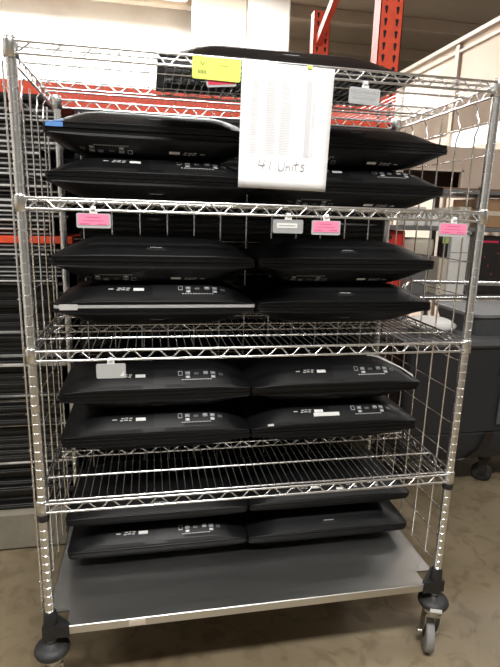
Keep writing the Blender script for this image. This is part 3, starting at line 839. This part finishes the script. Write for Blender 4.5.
b = MB(); taper(b, [(.165, .10), (.19, .055), (.25, .03), (.345, .015), (.3545, .02)], .715, .30); b.build('bin_base', M['bin'], bn)
b = MB(); taper(b, [(.8155, -.01), (.83, -.02), (.85, -.015), (.856, .0)], .715, .30); b.build('bin_lid', M['bin2'], bn)
b = MB(); b.box(-.19, -.308, .66, -.135, -.30, .80, .004); b.lathe([(.018, -.316), (.018, -.306)], 16, (-.165, 0, .72), 'y'); b.build('latch', M['dark'], bn)
b = MB(); b.box(-.17, -.3035, .40, .25, -.298, .74, .002); b.build('side_panel', M['bin2'], bn)
b = MB(); vs = []
pts = [(.02, -.292, .356), (.012, -.290, .31), (-.005, -.280, .25), (-.05, -.252, .19), (-.12, -.215, .168)]
for x, y, z in pts: vs += [(x - .24, y - .004, z), (x - .19, y - .004, z)]
b.add(vs, [(2 * i, 2 * i + 2, 2 * i + 3, 2 * i + 1) for i in range(4)]); so = b.build('black_strap', M['dark'], bn); md = so.modifiers.new('th', 'SOLIDIFY'); md.thickness = .004
for (x, y) in ((-.10, -.16), (-.58, -.12), (.60, -.16), (-.58, .16), (.60, .16)):
    e = empty('caster', (x, y, 0), .9, bn)
    b = MB(); b.lathe([(.012, .132), (.035, .134), (.035, .166)], 16)
    for s in (-1, 1): b.box(s * .022 - .002, -.02, .045, s * .022 + .002, .024, .136)
    b.tube([(-.026, .006, .055), (.026, .006, .055)], .006, 8); b.build('fork', M['dark'], e)
    b = MB(); b.lathe([(.012, -.014), (.045, -.014), (.054, -.010), (.055, 0), (.054, .010), (.045, .014), (.012, .014)], 28, (0, .006, .055), 'x'); b.build('wheel', M['rubberdark'], e)
# tote on the lid
tt = empty('grey_tote', (2.24, 1.15, .857)); tag(tt, 'mid grey plastic tote tray resting on the bin lid', 'tote')
b = MB(); taper(b, [(0, .03), (.10, .0)], .36, .20); b.build('tote_body', M['bin2'], tt)
b = MB(); taper(b, [(.1002, -.008), (.116, -.012), (.120, -.006)], .36, .20); b.build('tote_rim', M['bingrey'], tt)
b = MB(); b.box(-.17, -.2135, .103, -.14, -.2115, .115); b.build('yellow_dot', M['yellow'], tt)
# white bag
b = MB(); vs = []; nu, nv = 24, 12
for j in range(nv + 1):
    for i in range(nu):
        th = PI * j / nv; p_ = 2 * PI * i / nu
        r_ = 1 + .07 * math.sin(3 * p_ + 2 * th) + .04 * math.sin(7 * p_)
        vs.append((1.715 + .135 * r_ * math.sin(th) * math.cos(p_), 1.10 + .12 * r_ * math.sin(th) * math.sin(p_), .857 + .040 + .040 * math.cos(th)))
b.add(vs, [(j * nu + i, j * nu + (i + 1) % nu, (j + 1) * nu + (i + 1) % nu, (j + 1) * nu + i) for j in range(nv) for i in range(nu)], True)
o = b.build('white_bag', M['bag']); tag(o, 'crumpled white bag lying on the bin lid left of the tote', 'bag')
# hand truck handle: bright tube with rubber end
hb = empty('platform_truck', (0, 0, 0)); tag(hb, 'platform truck between bin and shelving, its bright tubular push handle showing', 'platform truck')
b = MB(); b.tube([(1.84, 1.62, .12), (1.84, 1.62, 1.02), (1.86, 1.62, 1.045), (1.90, 1.62, 1.055), (2.82, 1.62, 1.035), (2.85, 1.62, 1.02), (2.86, 1.62, .99), (2.86, 1.62, .12)], .013, 12); b.build('push_handle', M['chrome'], hb)
b = MB(); b.box(1.80, 1.57, .10, 2.9, 1.94, .13, .004); b.build('deck', M['bin2'], hb)
b = MB(); b.tube([(1.84, 1.62, .95), (2.86, 1.62, .95)], .009, 10); b.build('cross_bar', M['chrome'], hb)
for x in (1.86, 2.84):
    for y in (1.62, 1.89):
        b = MB(); b.lathe([(.010, -.014), (.044, -.014), (.050, -.009), (.050, .009), (.044, .014), (.010, .014)], 24, (x, y, .050), 'x'); b.build('wheel', M['rubberdark'], hb)

# ------------------------------------------------------------------ world and camera
wd = bpy.data.worlds.new('world'); SC.world = wd; wd.use_nodes = True
wd.node_tree.nodes['Background'].inputs[0].default_value = (.9, .93, 1, 1)
wd.node_tree.nodes['Background'].inputs[1].default_value = .05

cam = bpy.data.cameras.new('camera'); co = bpy.data.objects.new('camera', cam); COL.objects.link(co); SC.camera = co
F_PX = 512.5390; yaw, pit, rol = 0.195751, -0.226376, 0.028950
cy, sy, cp, sp = math.cos(yaw), math.sin(yaw), math.cos(pit), math.sin(pit)
Fv = Vector((sy * cp, cy * cp, sp)); Rv = Vector((cy, -sy, 0)); Uv = Rv.cross(Fv)
R2 = Rv * math.cos(rol) + Uv * math.sin(rol); U2 = R2.cross(Fv)
mw = Matrix((R2, U2, -Fv)).transposed().to_4x4(); mw.translation = (0.29047, -1.30305, 1.42404)
co.matrix_world = mw
cam.sensor_fit = 'VERTICAL'; cam.sensor_height = 24.0; cam.lens = F_PX / 667 * 24.0; cam.clip_start = .02
vs_ = SC.view_settings
SC.display_settings.display_device = 'sRGB'
vs_.view_transform = 'Standard'; vs_.look = 'None'; vs_.gamma = 1; vs_.use_curve_mapping = False; vs_.exposure = 0.35
